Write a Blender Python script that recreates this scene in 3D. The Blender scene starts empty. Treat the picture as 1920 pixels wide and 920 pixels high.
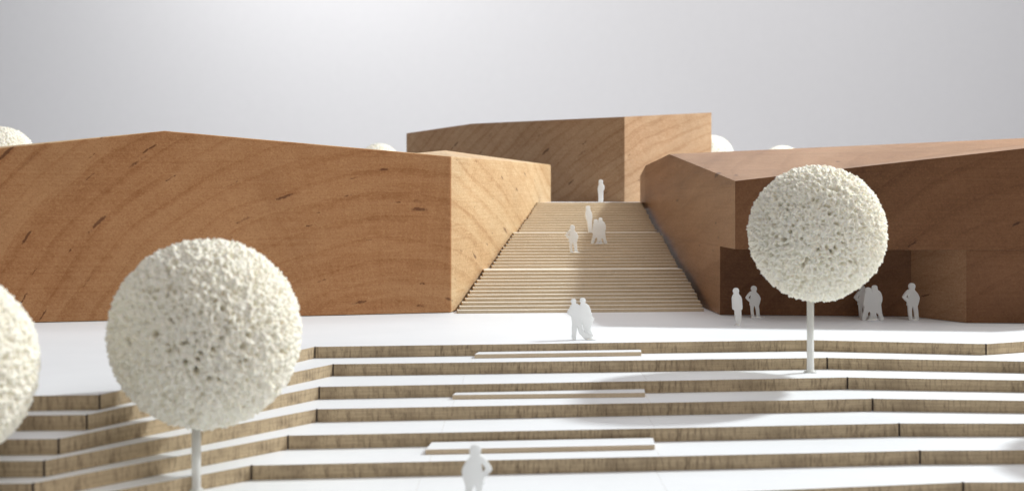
import bpy, bmesh, math, random
from mathutils import Vector, Matrix, noise

random.seed(7)
S = 0.01                       # the model is at 1:100; numbers below are in "built" metres
F, YH, HC = 2400.0, 365.0, 6.2 # lens in pixels (1920 wide), eye level, eye height above the plaza
R = math.radians
scene = bpy.context.scene
col = scene.collection

# ------------------------------------------------------------------ camera
cam = bpy.data.cameras.new("camera")
cam.sensor_width = 36.0
cam.lens = 45.0
cam.shift_y = -95.0 / 1920.0
cam.clip_start = 0.01
cam.clip_end = 50.0
cam.dof.use_dof = True
cam.dof.focus_distance = 64 * S
cam.dof.aperture_fstop = 45.0 / 2.3
camo = bpy.data.objects.new("camera", cam)
camo.location = (0, 0, HC * S)
camo.rotation_euler = (R(90), 0, 0)
col.objects.link(camo)
scene.camera = camo

# ------------------------------------------------------------------ world and lamps
w = bpy.data.worlds.new("World")
scene.world = w
w.use_nodes = True
bg = w.node_tree.nodes["Background"]
bg.inputs[0].default_value = (0.93, 0.93, 1.0, 1)
bg.inputs[1].default_value = 0.17

def lamp(name, loc, target, size, power, color, shape='DISK'):
    l = bpy.data.lights.new(name, 'AREA')
    l.shape = shape
    l.size = size
    l.energy = power
    l.color = color
    o = bpy.data.objects.new(name, l)
    o.location = Vector(loc) * S
    d = (Vector(target) - Vector(loc))
    o.rotation_euler = d.to_track_quat('-Z', 'Y').to_euler()
    col.objects.link(o)
    return o

lamp("key_lamp", (75, 86, 71), (3, 55, 0), 0.07, 11.3, (0.92, 0.98, 1.0))
lamp("overhead_softbox", (0, 88, 165), (-4, 54, 0), 1.6, 7.2, (1.0, 0.96, 0.955))
lamp("side_fill_lamp", (150, 66, 44), (-6, 62, 4), 0.6, 8, (1.0, 0.96, 0.90))  # added fill, low from the right, to brighten the left block's end and front
lamp("front_fill_lamp", (60, -50, 110), (-5, 60, 0), 1.3, 6.6, (1.0, 0.97, 0.94))  # added fill to lift camera-facing sides and the figures
lamp("backdrop_lamp", (-40, 206, 82), (-40, 255, 58), 0.4, 2.6, (1.0, 1.0, 1.0))
lamp("backdrop_fill_lamp", (45, 150, 140), (45, 255, 25), 1.0, 9.5, (1.0, 0.99, 1.0))  # added fill that brightens the whole backdrop, mainly its right side

scene.render.engine = 'CYCLES'
scene.cycles.use_denoising = True
scene.cycles.max_bounces = 8
scene.cycles.diffuse_bounces = 5
scene.view_settings.view_transform = 'Standard'
scene.view_settings.look = 'None'
scene.view_settings.exposure = 0.0
scene.view_settings.gamma = 1.0

# ------------------------------------------------------------------ helpers
def P(x, y, z):
    """plan point on the level z that the photograph shows at pixel x, y"""
    d = F * (HC - z) / (y - YH)
    return Vector(((x - 960) * d / F, d, z))

def Q(x, y, d):
    return Vector(((x - 960) * d / F, d, HC - (y - YH) * d / F))

def link(o, parent=None):
    col.objects.link(o)
    if parent is not None:
        o.parent = parent
    return o

def tag(o, label, cat, group=None):
    o["label"] = label
    o["category"] = cat
    if group:
        o["group"] = group
    return o

def empty(name, loc, label, cat, group=None):
    o = bpy.data.objects.new(name, None)
    o.empty_display_size = 0.01
    o.location = Vector(loc) * S
    link(o)
    return tag(o, label, cat, group)

def mesh_obj(name, verts, faces, mats, parent=None, origin=(0, 0, 0), fmat=None, smooth=False):
    me = bpy.data.meshes.new(name)
    og = Vector(origin)
    me.from_pydata([(Vector(v) - og) * S for v in verts], [], faces)
    for m in mats:
        me.materials.append(m)
    bm = bmesh.new()
    bm.from_mesh(me)
    bmesh.ops.recalc_face_normals(bm, faces=bm.faces)
    bm.to_mesh(me)
    bm.free()
    if fmat:
        for p in me.polygons:
            p.material_index = fmat(p)
    if smooth:
        for p in me.polygons:
            p.use_smooth = True
    o = bpy.data.objects.new(name, me)
    if parent is None:
        o.location = og * S
    return link(o, parent)

def bevel(o, width, seg=2):
    m = o.modifiers.new("bevel", 'BEVEL')
    m.width = width * S
    m.segments = seg
    m.limit_method = 'ANGLE'
    m.angle_limit = R(12)
    m.harden_normals = False
    return o

def prism(name, pts, z0, z1, mats, parent=None, origin=(0, 0, 0), fmat=None):
    """pts: plan polygon (x, y); extruded from z0 to z1"""
    n = len(pts)
    vs = [(p[0], p[1], z0) for p in pts] + [(p[0], p[1], z1) for p in pts]
    fs = [tuple(range(n - 1, -1, -1)), tuple(range(n, 2 * n))]
    for i in range(n):
        j = (i + 1) % n
        fs.append((i, j, n + j, n + i))
    return mesh_obj(name, vs, fs, mats, parent, origin, fmat)

def top_or_side(p):
    return 0 if p.normal.z > 0.5 else 1

# ------------------------------------------------------------------ materials
class NT:
    def __init__(self, name):
        self.m = bpy.data.materials.new(name)
        self.m.use_nodes = True
        self.t = self.m.node_tree
        self.b = self.t.nodes["Principled BSDF"]
    def n(self, typ, **kw):
        nd = self.t.nodes.new(typ)
        for k, v in kw.items():
            setattr(nd, k, v)
        return nd
    def l(self, a, b):
        self.t.links.new(a, b)
    def val(self, sock, v):
        if hasattr(v, "is_linked"):
            self.l(v, sock)
        else:
            sock.default_value = v
    def math(self, op, a, b=None, clamp=False):
        nd = self.n("ShaderNodeMath", operation=op, use_clamp=clamp)
        self.val(nd.inputs[0], a)
        if b is not None:
            self.val(nd.inputs[1], b)
        return nd.outputs[0]
    def comb(self, x, y, z):
        nd = self.n("ShaderNodeCombineXYZ")
        for i, v in enumerate((x, y, z)):
            self.val(nd.inputs[i], v)
        return nd.outputs[0]
    def vmul(self, v, s):
        nd = self.n("ShaderNodeVectorMath", operation='MULTIPLY')
        self.l(v, nd.inputs[0])
        nd.inputs[1].default_value = s
        return nd.outputs[0]
    def vadd(self, a, b):
        nd = self.n("ShaderNodeVectorMath", operation='ADD')
        self.l(a, nd.inputs[0])
        self.val(nd.inputs[1], b)
        return nd.outputs[0]
    def noise(self, v, scale, detail=3, rough=0.5, out=0, dist=0.0):
        nd = self.n("ShaderNodeTexNoise")
        self.l(v, nd.inputs["Vector"])
        nd.inputs["Scale"].default_value = scale
        nd.inputs["Detail"].default_value = detail
        nd.inputs["Roughness"].default_value = rough
        nd.inputs["Distortion"].default_value = dist
        return nd.outputs[out]
    def smooth(self, v, a, b, c=0.0, d=1.0):
        nd = self.n("ShaderNodeMapRange", interpolation_type='SMOOTHSTEP')
        self.l(v, nd.inputs[0])
        nd.inputs[1].default_value = a
        nd.inputs[2].default_value = b
        nd.inputs[3].default_value = c
        nd.inputs[4].default_value = d
        return nd.outputs[0]
    def mix(self, f, a, b, mode='MIX'):
        nd = self.n("ShaderNodeMix", data_type='RGBA', blend_type=mode)
        self.val(nd.inputs[0], f)
        for s, v in ((nd.inputs[6], a), (nd.inputs[7], b)):
            if hasattr(v, "is_linked"):
                self.l(v, s)
            else:
                s.default_value = (v[0], v[1], v[2], 1)
        return nd.outputs[2]
    def coords(self):
        tc = self.n("ShaderNodeTexCoord")
        return self.vmul(tc.outputs["Object"], (1 / S, 1 / S, 1 / S))
    def bump(self, h, strength, dist):
        nd = self.n("ShaderNodeBump")
        nd.inputs["Strength"].default_value = strength
        nd.inputs["Distance"].default_value = dist * S
        self.l(h, nd.inputs["Height"])
        self.l(nd.outputs[0], self.b.inputs["Normal"])

def wood(name, centre, rot, og, light, mid, dark, fleck, ring=0.55, saw=0.25, fleck_cut=0.62, rough=0.55, arc=9.0, ring_amt=1.0, offset=0.0, axis=None, end=(1, 1, 1), line_amt=0.3):
    k = NT(name)
    p = k.coords()
    mp = k.n("ShaderNodeMapping", vector_type='TEXTURE')
    k.l(p, mp.inputs[0])
    mp.inputs[1].default_value = Vector(centre) - Vector(og)
    mp.inputs[2].default_value = rot
    q0 = mp.outputs[0]
    wob = k.noise(q0, 0.13, 2, 0.5, out=1)
    wv = k.n("ShaderNodeVectorMath", operation='MULTIPLY_ADD')
    k.l(wob, wv.inputs[0])
    wv.inputs[1].default_value = (1.3, 1.3, 1.3)
    k.l(q0, wv.inputs[2])
    q = wv.outputs[0]
    sp = k.n("ShaderNodeSeparateXYZ")
    k.l(q, sp.inputs[0])
    x, y, z = sp.outputs
    r = k.math('SQRT', k.math('ADD', k.math('MULTIPLY', x, x), k.math('MULTIPLY', y, y)))
    th = k.math('MULTIPLY', k.math('ARCTAN2', y, x), arc)
    pol = k.comb(k.math('ADD', r, offset), k.math('MULTIPLY', th, 0.12), k.math('MULTIPLY', z, 0.06))
    rings = k.noise(pol, ring, 3, 0.62)                        # broad growth bands
    fine = k.noise(k.comb(r, k.math('MULTIPLY', th, 0.25), k.math('MULTIPLY', z, 0.08)), ring * 5.0, 3, 0.6)
    # thin dark late-wood line at the outer edge of each ring
    rr = k.math('ADD', k.math('MULTIPLY', r, ring * 1.35), k.math('MULTIPLY', rings, 1.6))
    fr = k.math('FRACT', rr)
    line = k.math('MULTIPLY', k.smooth(fr, 0.55, 0.97), k.smooth(fr, 0.97, 1.0, 1.0, 0.0))
    grain = k.noise(k.vmul(q0, (1, 1, 0.35)), 7.0, 3, 0.7)
    speck = k.noise(q0, 11.0, 3, 0.75)
    # gum flecks: short dark dashes along the rings
    fv = k.comb(k.math('MULTIPLY', r, 0.95), k.math('MULTIPLY', th, 0.21), k.math('MULTIPLY', z, 0.16))
    vo = k.n("ShaderNodeTexVoronoi")
    jit = k.vmul(k.noise(q0, 3.0, 3, 0.65, out=1), (0.16, 0.26, 0.16))
    k.l(k.vadd(fv, jit), vo.inputs["Vector"])
    vo.inputs["Scale"].default_value = 2.3
    rnd = k.n("ShaderNodeSeparateColor")
    k.l(vo.outputs["Color"], rnd.inputs[0])
    gate = k.smooth(rnd.outputs[0], fleck_cut, fleck_cut + 0.25)
    size = k.math('ADD', 0.06, k.math('MULTIPLY', k.math('MULTIPLY', rnd.outputs[1], rnd.outputs[1]), 0.22))
    fl = k.math('SUBTRACT', 1.0, k.math('DIVIDE', k.math('ADD', vo.outputs["Distance"], k.math('MULTIPLY', k.math('SUBTRACT', grain, 0.5), 0.12)), size), clamp=True)
    fl = k.math('MULTIPLY', k.smooth(fl, 0.0, 0.55), gate)
    # larger stained patches
    stain = k.smooth(k.noise(q0, 0.22, 4, 0.6), 0.5, 0.75)
    so = k.n("ShaderNodeSeparateXYZ")
    k.l(p, so.inputs[0])
    sawv = k.noise(k.comb(k.math('MULTIPLY', so.outputs[0], 0.12), k.math('MULTIPLY', so.outputs[1], 0.12), k.math('MULTIPLY', so.outputs[2], 5.0)), 1.6, 3, 0.65)
    t = k.math('ADD', k.math('MULTIPLY', k.smooth(rings, 0.3, 0.7), 0.55 * ring_amt), k.math('MULTIPLY', fine, 0.35))
    t = k.math('ADD', t, k.math('MULTIPLY', k.math('SUBTRACT', grain, 0.5), 0.8))
    t = k.math('ADD', t, k.math('MULTIPLY', k.math('SUBTRACT', sawv, 0.5), saw))
    ray = k.noise(k.comb(k.math('MULTIPLY', r, 0.22), k.math('MULTIPLY', th, 3.2), k.math('MULTIPLY', z, 0.1)), 1.0, 3, 0.7)
    t = k.math('ADD', t, k.math('MULTIPLY', k.math('SUBTRACT', ray, 0.5), 0.45))
    t = k.math('ADD', t, k.math('MULTIPLY', line, line_amt), clamp=True)
    rp = k.n("ShaderNodeValToRGB")
    k.l(t, rp.inputs[0])
    e = rp.color_ramp.elements
    e[0].position, e[0].color = 0.08, (*light, 1)
    e[1].position, e[1].color = 0.95, (*dark, 1)
    mm = e.new(0.48)
    mm.color = (*mid, 1)
    c = k.mix(k.math('MULTIPLY', stain, 0.3), rp.outputs[0], dark)
    drift = k.smooth(k.noise(q0, 0.09, 3, 0.5), 0.38, 0.68)       # slow drift from grey brown to reddish brown
    c = k.mix(k.math('MULTIPLY', drift, 0.55), c, k.mix(1.0, c, (0.84, 0.9, 0.95), 'MULTIPLY'))
    c = k.mix(k.math('MULTIPLY', k.smooth(speck, 0.53, 0.72), 0.3), c, tuple(min(1, v * 1.7) for v in light))
    c = k.mix(k.math('MULTIPLY', k.smooth(speck, 0.47, 0.3), 0.45), c, dark)
    c = k.mix(k.math('MULTIPLY', fl, 0.72), c, fleck)
    if axis is not None:      # end grain darker than long grain; also puts front-face shade into the colour
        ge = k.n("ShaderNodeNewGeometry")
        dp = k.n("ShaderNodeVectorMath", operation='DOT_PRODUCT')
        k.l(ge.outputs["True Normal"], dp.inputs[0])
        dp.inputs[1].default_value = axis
        end_shade = k.smooth(k.math('ABSOLUTE', dp.outputs["Value"]), 0.35, 0.9)
        c = k.mix(end_shade, c, k.mix(1.0, c, end, 'MULTIPLY'))
    k.l(c, k.b.inputs["Base Color"])
    k.b.inputs["Roughness"].default_value = rough
    k.b.inputs["Specular IOR Level"].default_value = 0.2
    h = k.math('ADD', k.math('MULTIPLY', grain, 0.5), k.math('ADD', k.math('MULTIPLY', speck, 0.5), k.math('MULTIPLY', sawv, 0.8)))
    k.bump(h, 0.5, 0.05)
    return k.m

def white_board(name, c=(0.83, 0.845, 0.86), rough=0.5):
    k = NT(name)
    p = k.coords()
    a = k.noise(p, 0.35, 4, 0.6)
    b = k.noise(k.vmul(p, (0.25, 3.0, 1.0)), 2.0, 3, 0.6)
    f = k.math('ADD', k.math('MULTIPLY', a, 0.6), k.math('MULTIPLY', b, 0.4))
    cc = k.mix(k.smooth(f, 0.3, 0.7), tuple(v * 0.965 for v in c), c)
    k.l(cc, k.b.inputs["Base Color"])
    k.b.inputs["Roughness"].default_value = rough
    k.b.inputs["Specular IOR Level"].default_value = 0.25
    k.bump(k.noise(p, 9.0, 3, 0.6), 0.12, 0.02)
    return k.m

def board_edge(name, a, b, burn, sx=5.0, amt=1.0):
    """cut edge of a fibre board: vertical saw and burn streaks, fine horizontal layers"""
    k = NT(name)
    p = k.coords()
    sp = k.n("ShaderNodeSeparateXYZ")
    k.l(p, sp.inputs[0])
    x, y, z = sp.outputs
    u = k.math('ADD', x, k.math('MULTIPLY', y, 0.55))
    streak = k.noise(k.comb(k.math('MULTIPLY', u, sx), 0.0, k.math('MULTIPLY', z, 0.9)), 1.6, 4, 0.72)
    layer = k.noise(k.comb(k.math('MULTIPLY', u, 0.4), k.math('MULTIPLY', y, 0.4), k.math('MULTIPLY', z, 16.0)), 1.0, 2, 0.6)
    broad = k.noise(k.comb(k.math('MULTIPLY', u, 0.35), 0.0, k.math('MULTIPLY', z, 0.3)), 1.0, 3, 0.6)
    dots = k.noise(k.comb(k.math('MULTIPLY', u, 11.0), 0.0, k.math('MULTIPLY', z, 9.0)), 1.0, 2, 0.6)
    c = k.mix(k.smooth(layer, 0.35, 0.65), a, b)
    c = k.mix(k.math('MULTIPLY', k.smooth(streak, 0.46, 0.72), 0.75 * amt), c, burn)
    c = k.mix(k.math('MULTIPLY', k.smooth(dots, 0.55, 0.75), 0.35 * amt), c, burn)
    c = k.mix(k.math('MULTIPLY', k.smooth(broad, 0.48, 0.72), 0.4 * amt), c, burn)
    k.l(c, k.b.inputs["Base Color"])
    k.b.inputs["Roughness"].default_value = 0.75
    k.b.inputs["Specular IOR Level"].default_value = 0.15
    k.bump(k.math('ADD', streak, dots), 0.4, 0.03)
    return k.m

def plain(name, c, rough=0.5, sss=0.0, radius=0.3, spec=0.3, vary=0.04, scale=3.0, bumps=0.1, glow=0.0):
    k = NT(name)
    p = k.coords()
    f = k.noise(p, scale, 4, 0.6)
    cc = k.mix(k.smooth(f, 0.3, 0.7), tuple(v * (1 - vary) for v in c), c)
    k.l(cc, k.b.inputs["Base Color"])
    k.b.inputs["Roughness"].default_value = rough
    k.b.inputs["Specular IOR Level"].default_value = spec
    if sss:
        k.b.inputs["Subsurface Weight"].default_value = sss
        k.b.inputs["Subsurface Radius"].default_value = (1.0, 0.85, 0.6)
        k.b.inputs["Subsurface Scale"].default_value = radius * S
    k.bump(k.noise(p, 12.0, 3, 0.6), bumps, 0.03)
    if glow:                  # thin plastic that lets light through
        tr = k.n("ShaderNodeBsdfTranslucent")
        tr.inputs[0].default_value = (*c, 1)
        mx = k.n("ShaderNodeMixShader")
        mx.inputs[0].default_value = glow
        out = [n for n in k.t.nodes if n.type == 'OUTPUT_MATERIAL'][0]
        k.l(k.b.outputs[0], mx.inputs[1])
        k.l(tr.outputs[0], mx.inputs[2])
        k.l(mx.outputs[0], out.inputs[0])
    return k.m

M_white = white_board("white_board")
M_edge = board_edge("fibreboard_edge", (0.53, 0.41, 0.265), (0.43, 0.33, 0.21), (0.16, 0.115, 0.072), amt=1.2)
M_slit = plain("burnt_board_joint", (0.13, 0.10, 0.08), 0.8)
M_steptop = plain("step_board_top", (0.80, 0.745, 0.64), 0.6, vary=0.12)
M_stepedge = board_edge("step_board_edge", (0.66, 0.525, 0.37), (0.59, 0.465, 0.32), (0.42, 0.32, 0.215), sx=6.0, amt=0.5)
M_foam = plain("cream_foam", (0.92, 0.88, 0.765), 0.9, sss=0.35, radius=0.12, spec=0.15, vary=0.08, scale=2.0)
M_rod = plain("white_plastic_rod", (0.87, 0.87, 0.85), 0.4, glow=0.5)
M_card = plain("white_plastic_sheet", (0.93, 0.935, 0.93), 0.45, vary=0.02, glow=0.55)
M_glue = plain("dried_glue", (0.8, 0.79, 0.76), 0.25, sss=0.5, radius=0.1)

# ------------------------------------------------------------------ backdrop and table (setting)
def backdrop():
    vs, fs = [], []
    prof = [(95, -6.0), (190, -6.0)]
    for i in range(13):
        a = R(90 * i / 12)
        prof.append((241 + 14 * math.sin(a), -6.0 + 14 * (1 - math.cos(a))))
    prof += [(255, 120), (255, 240)]
    n = 9
    for (yy, zz) in prof:
        for i in range(n):
            vs.append((-260 + 520 * i / (n - 1), yy, zz))
    for j in range(len(prof) - 1):
        for i in range(n - 1):
            a = j * n + i
            fs.append((a, a + 1, a + n + 1, a + n))
    k = NT("grey_paper")
    p = k.coords()
    f = k.noise(p, 0.6, 5, 0.6)
    k.l(k.mix(f, (0.745, 0.745, 0.757), (0.78, 0.78, 0.79)), k.b.inputs["Base Color"])
    k.b.inputs["Roughness"].default_value = 0.9
    k.b.inputs["Specular IOR Level"].default_value = 0.1
    o = mesh_obj("backdrop", vs, fs, [k.m], smooth=True)
    o["kind"] = "structure"
backdrop()

k_table = plain("table_top_grey", (0.5, 0.5, 0.5), 0.6)
o = prism("table", [(-170, 2), (170, 2), (170, 230), (-170, 230)], -8.5, -6.05, [k_table])
o["kind"] = "structure"

# ------------------------------------------------------------------ plaza and terraces
H = 0.47
EDGE = {
    0: [(-420, 748), (187, 739.5), (590, 649.6), (1515, 637), (1849, 644.3), (1920, 639.5), (2300, 614)],
    1: [(-420, 783), (163, 777), (624, 682.2), (1551, 670.3), (1920, 677), (2300, 684)],
    2: [(-420, 827), (110, 822), (598, 724.6), (1589, 707), (1920, 712.3), (2300, 718)],
    3: [(-420, 868), (83, 863), (593.5, 766.3), (1636, 746.7), (1920, 750.5), (2300, 755)],
    4: [(-420, 913), (62, 905), (539.5, 815.8), (1686, 793), (1920, 793), (2300, 793)],
    5: [(-420, 965), (30, 953), (471, 871.7), (1725, 844), (1920, 843), (2300, 841)],
    6: [(-420, 1065), (10, 1040), (400, 962), (1806, 903.3), (1920, 903), (2300, 902)],
    7: [(-420, 1160), (10, 1130), (330, 1068), (1850, 985), (2300, 984)],
}
JOINTS = {0: (1, 2, 4), 1: (1, 2, 3), 2: (1, 2, 3), 3: (1, 2, 3), 4: (1, 2, 3), 5: (1, 2, 3), 6: (1, 2, 3), 7: (1, 2, 3)}

def front_line(kk):
    """plan polyline of the front edge with a narrow burnt slit at each board joint"""
    z = -H * kk
    pts = [P(x, y, z) for x, y in EDGE[kk]]
    out = []
    for i, p in enumerate(pts):
        if i in JOINTS[kk]:
            a = (pts[i - 1] - p).normalized()
            b = (pts[i + 1] - p).normalized()
            g = 0.038
            back = Vector((0, 1, 0)) * 0.1
            out += [p + a * g, p + a * g + back, p + b * g + back, p + b * g]
        else:
            out.append(p)
    return [(q.x, q.y) for q in out]

def clip_x(poly, x0, keep_right):
    out = []
    n = len(poly)
    for i in range(n):
        a, b = poly[i], poly[(i + 1) % n]
        ia = (a[0] >= x0) == keep_right
        ib = (b[0] >= x0) == keep_right
        if ia:
            out.append(a)
        if ia != ib:
            t = (x0 - a[0]) / (b[0] - a[0])
            out.append((x0, a[1] + t * (b[1] - a[1])))
    return out

def plate_fmat(p):
    if p.normal.z > 0.5:
        return 0
    return 1

def add_plate(name, poly, z1, parent, origin=(0, 0, 0)):
    o = prism(name, poly, z1 - H + 0.004, z1, [M_white, M_edge, M_slit], parent, origin)
    me = o.data
    for p in me.polygons:
        if p.normal.z > 0.5:
            p.material_index = 0
        else:
            p.material_index = 2 if p.area < (0.24 * H) * S * S and abs(p.normal.z) < 0.5 and p.area < 0.115 * S * S else 1
    return o

poly0 = front_line(0) + [(45, 100), (-45, 100)]
plaza = add_plate("plaza", poly0, 0.0, None)
plaza["kind"] = "structure"

ORD = {1: ("first", "just below the plaza, carrying the shortest low step"),
       2: ("second", "below the plaza, carrying the tree on the right"),
       3: ("third", "below the plaza, carrying the middle low step"),
       4: ("fourth", "below the plaza, between the middle and nearest low steps"),
       5: ("fifth", "below the plaza, carrying the nearest low step"),
       6: ("sixth", "below the plaza, carrying the near lone figure"),
       7: ("seventh", "below the plaza, lowest at the bottom right corner")}
for kk in range(1, 8):
    o_, rest = ORD[kk]
    t = empty("terrace", (0, P(900, EDGE[kk][2][1], -H * kk).y, -H * kk), "%s white terrace with brown edge %s" % (o_, rest), "terrace",
              "terraces stepping down from the plaza")
    poly = front_line(kk) + [(45, 62), (-45, 62)]
    xl, xr = -1.62 - 0.26 * (kk - 1), 5.32 - 0.12 * (kk - 1)
    org = Vector(t.location) / S
    g = 0.0025
    for pp in (clip_x(poly, xl - g, False), clip_x(clip_x(poly, xl + g, True), xr - g, False), clip_x(poly, xr + g, True)):
        add_plate("board", [(q[0] - org.x, q[1] - org.y) for q in pp], -H * kk - org.z, t)

# three low half steps lying on the terraces
for kk, fl, fr, bl, br, lab in (
        (1, (890, 663.7), (1202.5, 659), (898, 659), (1201, 653.6), "shortest and farthest low step, lying on the first terrace"),
        (3, (848.4, 739.7), (1209.4, 735.4), (857, 734), (1208, 727.8), "middle low step in half shade, lying on the third terrace"),
        (5, (798, 842), (1227.7, 832.8), (810, 828), (1224.5, 820), "longest and nearest low step, behind the near lone figure")):
    zt = -H * kk + 0.17
    pts = [P(x, y, zt) for x, y in (fl, fr, br, bl)]
    prism("low_step", [(q.x, q.y) for q in pts], -H * kk + 0.003, zt, [M_white, M_stepedge], None, pts[0], top_or_side)
    o = bpy.context.scene.collection.objects[-1]
    tag(o, "white board " + lab, "step", "low steps on the terraces")

# ------------------------------------------------------------------ upper plateau
plateau = prism("plateau", [(-45, 98.2), (-2, 98.2), (1.0, 90.9), (9.3, 91.6), (14.5, 98.2), (50, 98.2), (50, 178), (-45, 178)], 5.2, 5.648, [M_white, M_edge], None, (0, 0, 0), top_or_side)
plateau["kind"] = "structure"

# ------------------------------------------------------------------ staircase
RISE, TREAD, LAND = 0.157, 0.56, 1.75
phi = R(5.2)
LA, LB = Vector((-2.82, 66.9)), Vector((1.62, 88.7))
RA, RB = Vector((10.24, 68.07)), Vector((9.17, 89.7))
U, Vd = Vector((math.cos(phi), math.sin(phi))), Vector((-math.sin(phi), math.cos(phi)))
ORG = Vector((-2.70, 66.9))

def inter(a, b, c, u):
    """line a-b with line c + t u"""
    d = b - a
    den = d.x * u.y - d.y * u.x
    s = ((c.x - a.x) * u.y - (c.y - a.y) * u.x) / den
    return a + d * s

stair = empty("staircase", (3.7, 67.5, 0), "wide flight of thin brown board steps climbing between the two front wooden buildings", "staircase")
so = Vector(stair.location) / S
fronts = []
dep = 0.0
for i in range(36):
    fronts.append(dep)
    dep += LAND if i in (11, 23) else TREAD
fronts.append(dep)
STEP = []
for i in range(36):
    c0 = ORG + Vd * fronts[i]
    c1 = ORG + Vd * (fronts[i + 1] + 0.35)
    jl, jr = random.uniform(-0.05, 0.05), random.uniform(-0.05, 0.05)
    l0, r0 = inter(LA, LB, c0, U), inter(RA, RB, c0, U)
    yj = random.uniform(-0.02, 0.02)
    a = l0 + U * (jl) + Vd * yj
    b = r0 + U * (jr) + Vd * yj
    back = c1 - c0
    sh = Vector((0, 0))
    pts = [a, b, b + back, a + back]
    z1 = (i + 1) * RISE
    o = prism("step", [(q.x - so.x, q.y - so.y) for q in pts], z1 - RISE + 0.001, z1, [M_steptop, M_stepedge], stair, (0, 0, 0), top_or_side)
    STEP.append((0.5 * (a.y + b.y), z1, fronts[i], fronts[i + 1]))

def stair_spot(x, y):
    """point on the tread that the photograph shows at x, y"""
    best = None
    for i in range(36):
        z1 = (i + 1) * RISE
        m = ORG + Vd * (fronts[i] + 0.45 * min(TREAD, fronts[i + 1] - fronts[i]))
        k = (x - 960) / F
        d = m.y + (k * m.y - m.x) * math.tan(phi)
        yy = YH + (HC - z1) * F / d
        if best is None or abs(yy - y) < best[0]:
            best = (abs(yy - y), Vector((k * d, d, z1)))
    return best[1]

# ------------------------------------------------------------------ wooden buildings
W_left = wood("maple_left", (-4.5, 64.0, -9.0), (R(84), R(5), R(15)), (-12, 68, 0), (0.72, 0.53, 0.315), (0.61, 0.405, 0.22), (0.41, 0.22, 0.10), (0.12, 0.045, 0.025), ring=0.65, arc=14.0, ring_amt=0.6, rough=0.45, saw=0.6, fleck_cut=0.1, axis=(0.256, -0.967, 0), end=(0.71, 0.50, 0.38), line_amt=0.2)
W_back = wood("maple_back", (33.0, 100.0, -27.0), (R(88), 0, R(-8)), (4, 104, 5.65), (0.47, 0.31, 0.185), (0.385, 0.23, 0.125), (0.27, 0.145, 0.072), (0.075, 0.033, 0.02), ring=0.95, arc=42.0, ring_amt=0.5, rough=0.5, fleck_cut=0.25, line_amt=0.24)
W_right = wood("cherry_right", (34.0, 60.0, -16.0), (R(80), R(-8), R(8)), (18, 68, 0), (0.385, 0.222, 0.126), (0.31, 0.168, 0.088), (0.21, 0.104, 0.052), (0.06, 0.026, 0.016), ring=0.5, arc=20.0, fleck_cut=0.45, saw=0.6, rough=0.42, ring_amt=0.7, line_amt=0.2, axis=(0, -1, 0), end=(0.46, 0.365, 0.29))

def front_left(x, y):
    d = 68.147 / (1 - 0.2647 * (x - 960) / F)
    return Q(x, y, d)

def left_building():
    t = empty("wooden_building", (-12, 68, 0), "long orange brown wooden block on the left with a sunlit right end", "building", "wooden building blocks of the model")
    og = Vector(t.location) / S
    xs = [(-260, 304), (0, 277.5), (310, 245), (780, 287.1), (846, 293)]
    top = [front_left(*q) for q in xs]
    bot = [Vector((v.x, v.y, 0.02)) for v in (top[0], top[-1])]
    D = Q(1033, 309, 95.0)
    Db = Vector((D.x, D.y, 0.02))
    Cc = Q(835.5, 282, 73.5)
    N = Q(-260, 300.0, top[0].y + 4.5)
    BK = Vector((-12, 94, 7.6)); BKb = Vector((-12, 94, 0.02))
    BL = Vector((-38, 84, 7.4)); BLb = Vector((-38, 84, 0.02))
    vs = top + bot + [D, Db, Cc, N, BK, BKb, BL, BLb]
    # 0..4 top, 5 bot left, 6 bot right, 7 D, 8 Db, 9 C, 10 N, 11 BK, 12 BKb, 13 BL, 14 BLb
    fs = [(5, 6, 4, 3, 2, 1, 0), (6, 8, 7, 4), (4, 7, 9), (4, 9, 3), (0, 1, 2, 10), (2, 3, 9, 11), (9, 7, 11), (10, 2, 11, 13),
          (7, 8, 12, 11), (11, 12, 14, 13), (0, 10, 13, 14, 5), (5, 14, 12, 8, 6)]
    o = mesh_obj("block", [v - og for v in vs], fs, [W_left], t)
    bevel(o, 0.07)
left_building()

def back_building():
    t = empty("wooden_building", (4, 104, 5.65), "tall brown wooden block at the top of the stairs, seen corner on", "building", "wooden building blocks of the model")
    og = Vector(t.location) / S
    cd, ld, rd = 97.0, 112.0, 106.0
    A = Q(1171, 219, cd); L = Q(762, 250, ld); M = Q(885, 232, 107.0); Rr = Q(1334, 211, rd)
    zs = 8.83
    back = [Vector((2.0, 124.0, 0)), Vector((17.5, 116, 0))]
    plan = [L, A, Rr, back[1], back[0]]
    lo = prism("block", [(q.x - og.x, q.y - og.y) for q in plan], 0.003, zs - og.z - 0.002, [W_back], t)
    bevel(lo, 0.01)
    b0 = Vector((back[0].x, back[0].y, 10.8)); b1 = Vector((back[1].x, back[1].y, 11.4))
    vs = [L, M, A, Rr, b1, b0] + [Vector((q.x, q.y, zs)) for q in (L, A, Rr, b1, b0)]
    fs = [(6, 7, 2, 1, 0), (7, 8, 3, 2), (8, 9, 4, 3), (9, 10, 5, 4), (10, 6, 0, 5), (0, 1, 5), (1, 2, 3, 4, 5), (10, 9, 8, 7, 6)]
    up = mesh_obj("block", [v - og for v in vs], fs, [W_back], t)
    bevel(up, 0.01)
back_building()

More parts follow.
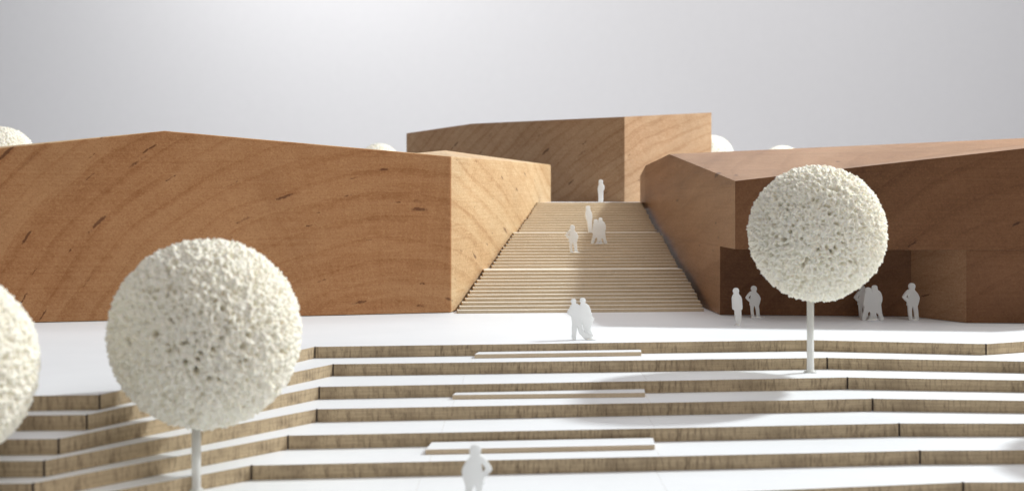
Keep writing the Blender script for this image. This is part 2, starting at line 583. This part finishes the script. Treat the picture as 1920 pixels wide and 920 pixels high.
def right_building():
    t = empty("wooden_building", (18, 68, 0), "dark reddish brown wooden block on the right with a recessed ground floor", "building", "wooden building blocks of the model")
    og = Vector(t.location) / S
    d1 = 62.7
    A = Q(1378.4, 339.3, d1)
    PK = Q(1255, 289, 80.9)
    LB_ = Q(1210, 310.6, 90.5)
    E = Q(2080, 260.0, 61.3)
    RG = Q(2080, 252.0, 80.0)
    BR = Vector((E.x + 1.0, 96, 7.8)); BL = Vector((9.6, 96, 7.6))
    zb = 3.535
    top = [A, E, RG, PK, LB_, BL, BR]
    plan = [A, E, BR, BL, LB_]
    low = [Vector((q.x, q.y, zb)) for q in plan]
    vs = top + low   # 0 A,1 E,2 RG,3 PK,4 LB,5 BL,6 BR, 7 a,8 e,9 br,10 bl,11 lb
    RGb = Vector((RG.x, RG.y, zb)); vs.append(RGb)      # 12
    fs = [(7, 8, 1, 0), (0, 1, 2, 3), (11, 7, 0, 3, 4), (3, 2, 6, 5, 4), (10, 11, 4, 5), (9, 10, 5, 6), (8, 12, 9, 6, 2, 1), (7, 11, 10, 9, 12, 8)]
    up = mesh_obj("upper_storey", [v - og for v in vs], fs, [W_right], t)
    bevel(up, 0.012)
    c = [P(1350, 590.2, 0), P(1708, 593.4, 0), P(1812, 605.3, 0)]
    e2 = Q(2080, 0, 61.32)
    lbw = Vector((9.43 + 0.0537 * 0.5, 90.0, 0))
    plan = [c[0], c[1], c[2], e2, Vector((e2.x + 0.9, 95, 0)), Vector((9.7, 95, 0)), lbw]
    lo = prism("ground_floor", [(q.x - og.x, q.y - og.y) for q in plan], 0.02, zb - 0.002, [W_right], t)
    bevel(lo, 0.01)
right_building()

# ------------------------------------------------------------------ foam ball trees
def smoothstep(a, b, x):
    t = max(0.0, min(1.0, (x - a) / (b - a)))
    return t * t * (3 - 2 * t)

def foam_mesh(name, sub, seed):
    """unit foam ball: open pores and a ragged, crumbly outline"""
    bm = bmesh.new()
    bmesh.ops.create_icosphere(bm, subdivisions=sub, radius=1.0)
    off = Vector((seed * 7.3, seed * 3.1, seed * 5.7))
    off2 = off + Vector((31.0, 17.0, 9.0))
    for v in bm.verts:
        n = v.co.normalized()
        p = n * 2.8
        wv = noise.noise_vector(p * 2.2 + off) * 0.11
        q = p + wv
        size = 0.5 + 0.5 * noise.noise(p * 1.3 + off2)
        d1 = noise.voronoi(q * 3.1 + off)[0]
        d2 = noise.voronoi(q * 6.0 + off2)[0]
        pore = 1 - smoothstep(0.04, 0.2 + 0.3 * size, d1[0])
        small = 1 - smoothstep(0.05, 0.42, d2[0])
        f = noise.noise(q * 4.6 + off)
        f2 = abs(noise.noise(q * 3.8 + off2))
        g = noise.noise(p * 9.5 + off2)
        g2 = noise.noise(p * 19.0 + off)
        low = noise.noise(p * 0.6 + off)
        g3 = noise.noise(p * 5.5 + off2)
        h = -0.012 + 0.010 * low - 0.19 * pore * (0.25 + 0.75 * size) - 0.05 * small + 0.022 * f + 0.024 * g3 + 0.028 * g + 0.018 * g2
        v.co = n * (1.0 + h)
    me = bpy.data.meshes.new(name)
    bm.to_mesh(me)
    bm.free()
    me.materials.append(M_foam)
    for p in me.polygons:
        p.use_smooth = True
    return me

FOAM = foam_mesh("foam_ball", 8, 1)
FOAM_FAR = foam_mesh("foam_ball_far", 7, 4)

def rod_mesh(name, r, z0, z1, foot=True):
    prof = [(r * 1.9, 0.0), (r * 1.75, 0.05), (r * 1.15, 0.09), (r, 0.14)] if foot else [(r, 0.0)]
    prof += [(r, z1 - z0)]
    n = 20
    vs, fs = [], []
    for (rr, zz) in prof:
        for i in range(n):
            a = 2 * math.pi * i / n
            vs.append((rr * math.cos(a), rr * math.sin(a), zz))
    for j in range(len(prof) - 1):
        for i in range(n):
            fs.append((j * n + i, j * n + (i + 1) % n, (j + 1) * n + (i + 1) % n, (j + 1) * n + i))
    fs.append(tuple(range(n - 1, -1, -1)))
    fs.append(tuple((len(prof) - 1) * n + i for i in range(n)))
    return vs, fs

def tree(centre, rad, base_z, label, mesh, rot, base_xy=None, rod=0.14):
    bx, by = base_xy if base_xy else (centre.x, centre.y)
    t = empty("ball_tree", (bx, by, base_z), label, "model tree", "foam ball trees on rods")
    vs, fs = rod_mesh("trunk", rod, 0, centre.z - rad * 0.9 - base_z)
    tr = mesh_obj("trunk", [(v[0], v[1], v[2] + 0.002) for v in vs], fs, [M_rod], t, smooth=False)
    for p in tr.data.polygons:
        p.use_smooth = len(p.vertices) == 4
    o = bpy.data.objects.new("crown", mesh)
    link(o, t)
    o.location = (centre - Vector((bx, by, base_z))) * S
    o.scale = (rad * 0.98 * S,) * 3
    o.rotation_euler = rot
    return t

def ball(x, y, rpx, d):
    return Q(x, y, d), rpx * d / F

c, r_ = ball(1531.5, 437, 130, 51.5)
tree(c, r_, -2 * H, "cream foam ball tree on a white rod before the right building", FOAM, (0.3, 0.5, 0.2), (Q(1519.5, 0, 51.5).x, 51.5))
c, r_ = ball(386, 625, 181, 39.0)
tree(c, r_, -6 * H, "large blurred cream foam ball tree before the left building", FOAM, (1.9, 0.4, 2.2), (Q(368, 0, 39.0).x, 39.0))
c, r_ = ball(-127, 688, 194, 34.5)
tree(c, r_, -7 * H, "blurred foam ball tree cut off by the left photo edge, nearest", FOAM, (0.4, 2.4, 1.0))
c = Vector((24.3, 46.2, 3.2))
tree(c, 2.8, -4 * H, "foam ball tree beyond the right edge, known by its shadow", FOAM, (2.4, 1.4, 0.4))
c, r_ = ball(3, 300, 64, 100)
tree(c, r_, 5.65, "foam ball tree behind the left building at its far left end", FOAM_FAR, (0.3, 0.1, 0.9))
c, r_ = ball(711, 309, 41, 125)
tree(c, r_, 5.65, "small foam ball tree just showing behind the left building near the tall block", FOAM_FAR, (1.3, 0.6, 0.4))
c, r_ = ball(1335, 295, 42, 130)
tree(c, r_, 5.65, "foam ball tree half hidden behind the tall block's right edge", FOAM_FAR, (2.0, 2.1, 0.2))
c, r_ = ball(1467, 316, 44, 125)
tree(c, r_, 5.65, "foam ball tree whose top peeks over the right building's ridge", FOAM_FAR, (0.8, 1.6, 2.9))

# ------------------------------------------------------------------ cut-out figures
def catmull(pts, n=4):
    out = []
    m = len(pts)
    for i in range(m):
        p0, p1, p2, p3 = (Vector(pts[(i + j - 1) % m]) for j in range(4))
        for s in range(n):
            t = s / n
            out.append(0.5 * ((2 * p1) + (p2 - p0) * t + (2 * p0 - 5 * p1 + 4 * p2 - p3) * t * t + (3 * p1 - p0 - 3 * p2 + p3) * t ** 3))
    return out

SHAPES = {
    "akimbo": ([(645, 235), (615, 248), (580, 280), (537, 345), (545, 367), (575, 400), (605, 428), (603, 470), (615, 482), (622, 560), (630, 640), (634, 688), (655, 697), (678, 690), (668, 640), (662, 560), (668, 500), (680, 480), (700, 520), (715, 590), (722, 668), (745, 684), (770, 678), (765, 620), (758, 540), (752, 490), (765, 450), (783, 375), (775, 340), (750, 295), (720, 262), (707, 237), (718, 195), (705, 160), (672, 148), (640, 160), (627, 195), (636, 222)],
               [[(634, 287), (607, 308), (580, 345), (594, 367), (614, 387), (618, 350), (626, 315)]]),
    "coat": ([(333, 278), (312, 315), (300, 360), (303, 440), (308, 530), (322, 553), (343, 568), (350, 640), (357, 700), (373, 770), (386, 812), (403, 826), (425, 820), (435, 790), (445, 720), (450, 640), (449, 562), (465, 545), (468, 500), (462, 420), (455, 360), (440, 325), (412, 292), (403, 265), (410, 230), (398, 195), (365, 183), (335, 195), (317, 230), (325, 258)], []),
    "walkers": ([(365, 322), (350, 337), (340, 420), (330, 490), (330, 520), (345, 542), (335, 600), (320, 660), (305, 722), (320, 746), (350, 740), (370, 690), (390, 635), (410, 612), (432, 622), (435, 660), (417, 715), (430, 738), (463, 736), (475, 690), (486, 668), (490, 710), (503, 741), (528, 736), (525, 690), (514, 650), (524, 631), (545, 640), (565, 680), (575, 730), (598, 748), (628, 735), (625, 700), (605, 640), (595, 560), (590, 500), (605, 450), (608, 400), (595, 340), (570, 300), (542, 280), (535, 250), (528, 220), (500, 210), (468, 220), (457, 255), (464, 290), (455, 322), (447, 310), (445, 280), (433, 255), (403, 243), (370, 253), (357, 288)], []),
    "embrace": ([(300, 190), (270, 240), (250, 285), (228, 312), (232, 352), (287, 382), (300, 440), (308, 520), (305, 600), (305, 700), (308, 773), (328, 792), (357, 783), (362, 740), (370, 650), (385, 560), (405, 610), (430, 680), (470, 730), (510, 765), (545, 792), (595, 778), (620, 757), (655, 732), (648, 695), (625, 655), (612, 600), (635, 530), (650, 480), (675, 440), (665, 415), (640, 408), (635, 370), (620, 320), (600, 250), (570, 200), (526, 175), (520, 152), (528, 120), (515, 97), (485, 88), (452, 98), (442, 130), (455, 165), (450, 190), (430, 216), (400, 190), (366, 180), (360, 155), (365, 122), (347, 105), (322, 100), (296, 112), (287, 140), (297, 170)],
                [[(455, 430), (470, 470), (488, 560), (518, 665), (498, 650), (475, 600), (462, 520)], [(556, 595), (580, 640), (618, 705), (592, 690), (566, 640)]]),
    "side": ([(340, 414), (332, 440), (333, 480), (345, 520), (352, 535), (358, 580), (367, 645), (380, 659), (397, 650), (397, 600), (398, 530), (402, 480), (395, 440), (381, 415), (378, 400), (376, 375), (358, 369), (340, 375), (337, 397)], []),
    "back": ([(483, 130), (487, 141), (476, 170), (473, 200), (478, 240), (480, 300), (478, 332), (508, 332), (510, 322), (523, 320), (525, 260), (526, 215), (537, 190), (536, 160), (522, 137), (521, 108), (508, 97), (487, 100)], []),
}

def figure_mesh(shape, height, thick, mirror):
    outer, holes = SHAPES[shape]
    ys = [p[1] for p in outer]
    xs = [p[0] for p in outer]
    h = max(ys) - min(ys)
    cx = 0.5 * (min(xs) + max(xs))
    sc = height / h * (-1 if mirror else 1)
    cu = bpy.data.curves.new("cutout", 'CURVE')
    cu.dimensions = '2D'
    cu.fill_mode = 'BOTH'
    for ring in [outer] + holes:
        pts = catmull(ring)
        sp = cu.splines.new('POLY')
        sp.points.add(len(pts) - 1)
        for q, pt in zip(pts, sp.points):
            pt.co = ((q.x - cx) * sc * S, (max(ys) - q.y) * height / h * S, 0, 1)
        sp.use_cyclic_u = True
    cu.extrude = thick * 0.5 * S - 0.015 * S
    cu.bevel_depth = 0.015 * S
    cu.bevel_resolution = 1
    ob = bpy.data.objects.new("tmp", cu)
    col.objects.link(ob)
    dg = bpy.context.evaluated_depsgraph_get()
    me = bpy.data.meshes.new_from_object(ob.evaluated_get(dg))
    bpy.data.objects.remove(ob)
    me.transform(Matrix.Rotation(R(90), 4, 'X'))
    me.materials.clear()
    me.materials.append(M_card)
    return me

def glue(parent, x, w):
    bm = bmesh.new()
    bmesh.ops.create_icosphere(bm, subdivisions=3, radius=1.0)
    for v in bm.verts:
        n = v.co.copy()
        k = 1 + 0.45 * noise.noise(n * 1.6 + Vector((x * 13 + w * 40, 1, 2)))
        v.co = Vector((n.x * w * k, n.y * 0.2 * k, max(-0.1, n.z) * 0.07 * k)) * S
    me = bpy.data.meshes.new("glue_blob")
    bm.to_mesh(me)
    bm.free()
    me.materials.append(M_glue)
    for p in me.polygons:
        p.use_smooth = True
    o = bpy.data.objects.new("glue_blob", me)
    link(o, parent)
    o.location = (x * S, -0.06 * S, 0.004 * S)

def person(shape, pos, height, label, rz=0.0, mirror=False, blob=None, thick=0.17, cat="figure"):
    me = figure_mesh(shape, height, thick, mirror)
    o = bpy.data.objects.new("couple" if shape in ("walkers", "embrace") else "person", me)
    link(o)
    o.location = (pos + Vector((0, 0, 0.004))) * S
    o.rotation_euler = (0, 0, R(rz))
    tag(o, label, cat, "white cut-out people")
    if blob is not None:
        glue(o, *blob)
    return o

def px(h, d):
    return h * d / F

p = P(1089, 636.5, 0)
person("embrace", p, px(77.5, p.y), "white cut-out couple with arms around each other, at the foot of the stairs", 3, blob=(0.42, 0.25))
p = P(1382, 609.5, 0)
person("coat", p, px(69.5, p.y), "white cut-out person in a long coat standing at the shadow's edge", 4, blob=(0.02, 0.14))
p = P(1412, 595.5, 0)
person("akimbo", p, px(59.5, p.y), "white cut-out person, hand on hip, left of the right tree's rod", -4, blob=(0.2, 0.34))
p = Q(1615, 592, 64.7); p.z = 0
person("akimbo", p, px(59.5, p.y), "white cut-out person half hidden behind the walking pair and the foam ball", 10)
p = P(1636, 600, 0)
person("walkers", p, px(65, p.y), "white cut-out pair walking side by side before the recessed ground floor", -3, blob=(0.0, 0.3))
p = P(1708, 600, 0)
person("akimbo", p, px(69, p.y), "white cut-out person, hand on hip, farthest right by the recess corner", 6, blob=(0.16, 0.22))
p = stair_spot(1072, 472)
person("akimbo", p, px(51.5, p.y), "white cut-out person, hand on hip, lowest figure on the stairs", 5, blob=(0.2, 0.3), thick=0.14)
p = stair_spot(1123, 455)
person("walkers", p, px(48.5, p.y), "white cut-out pair walking down the stairs in the shade", -5, blob=(0.05, 0.3), thick=0.14)
p = stair_spot(1104, 434)
person("side", p, px(50, p.y), "slim white cut-out person on the stairs behind the walking pair", 18, thick=0.14)
p = Vector((px(167, 92.2), 92.2, 5.65))
person("back", p, px(42, p.y), "slim white cut-out person standing alone at the top of the stairs", -20, thick=0.14)
p = Q(894, 0, 36.7); p.z = -6 * H
person("akimbo", p, px(121, p.y), "blurred white cut-out person, hand on hip, nearest at the bottom edge", 0, mirror=True)

# fine dust and crumbs on the steps
def crumbs():
    vs, fs = [], []
    rnd = random.Random(3)
    for _ in range(130):
        x = rnd.uniform(870, 1310); y = rnd.uniform(385, 580)
        q = stair_spot(x, y)
        wl = inter(LA, LB, Vector((q.x, q.y)), U).x; wr = inter(RA, RB, Vector((q.x, q.y)), U).x
        if not (wl + 0.1 < q.x < wr - 0.1):
            continue
        q = q + Vector((0, rnd.uniform(-0.15, 0.1), 0))
        r0 = rnd.uniform(0.012, 0.04)
        b = len(vs)
        for dx, dy, dz in ((1, 0, 0), (-0.5, 0.9, 0), (-0.5, -0.9, 0), (0.1, 0.1, 1.1)):
            vs.append(q + Vector((dx * r0 * rnd.uniform(0.6, 1.4), dy * r0, dz * r0 + 0.002)))
        fs += [(b, b + 1, b + 2), (b, b + 1, b + 3), (b + 1, b + 2, b + 3), (b + 2, b, b + 3)]
    o = mesh_obj("sawdust", vs, fs, [M_card])
    o["kind"] = "stuff"
crumbs()
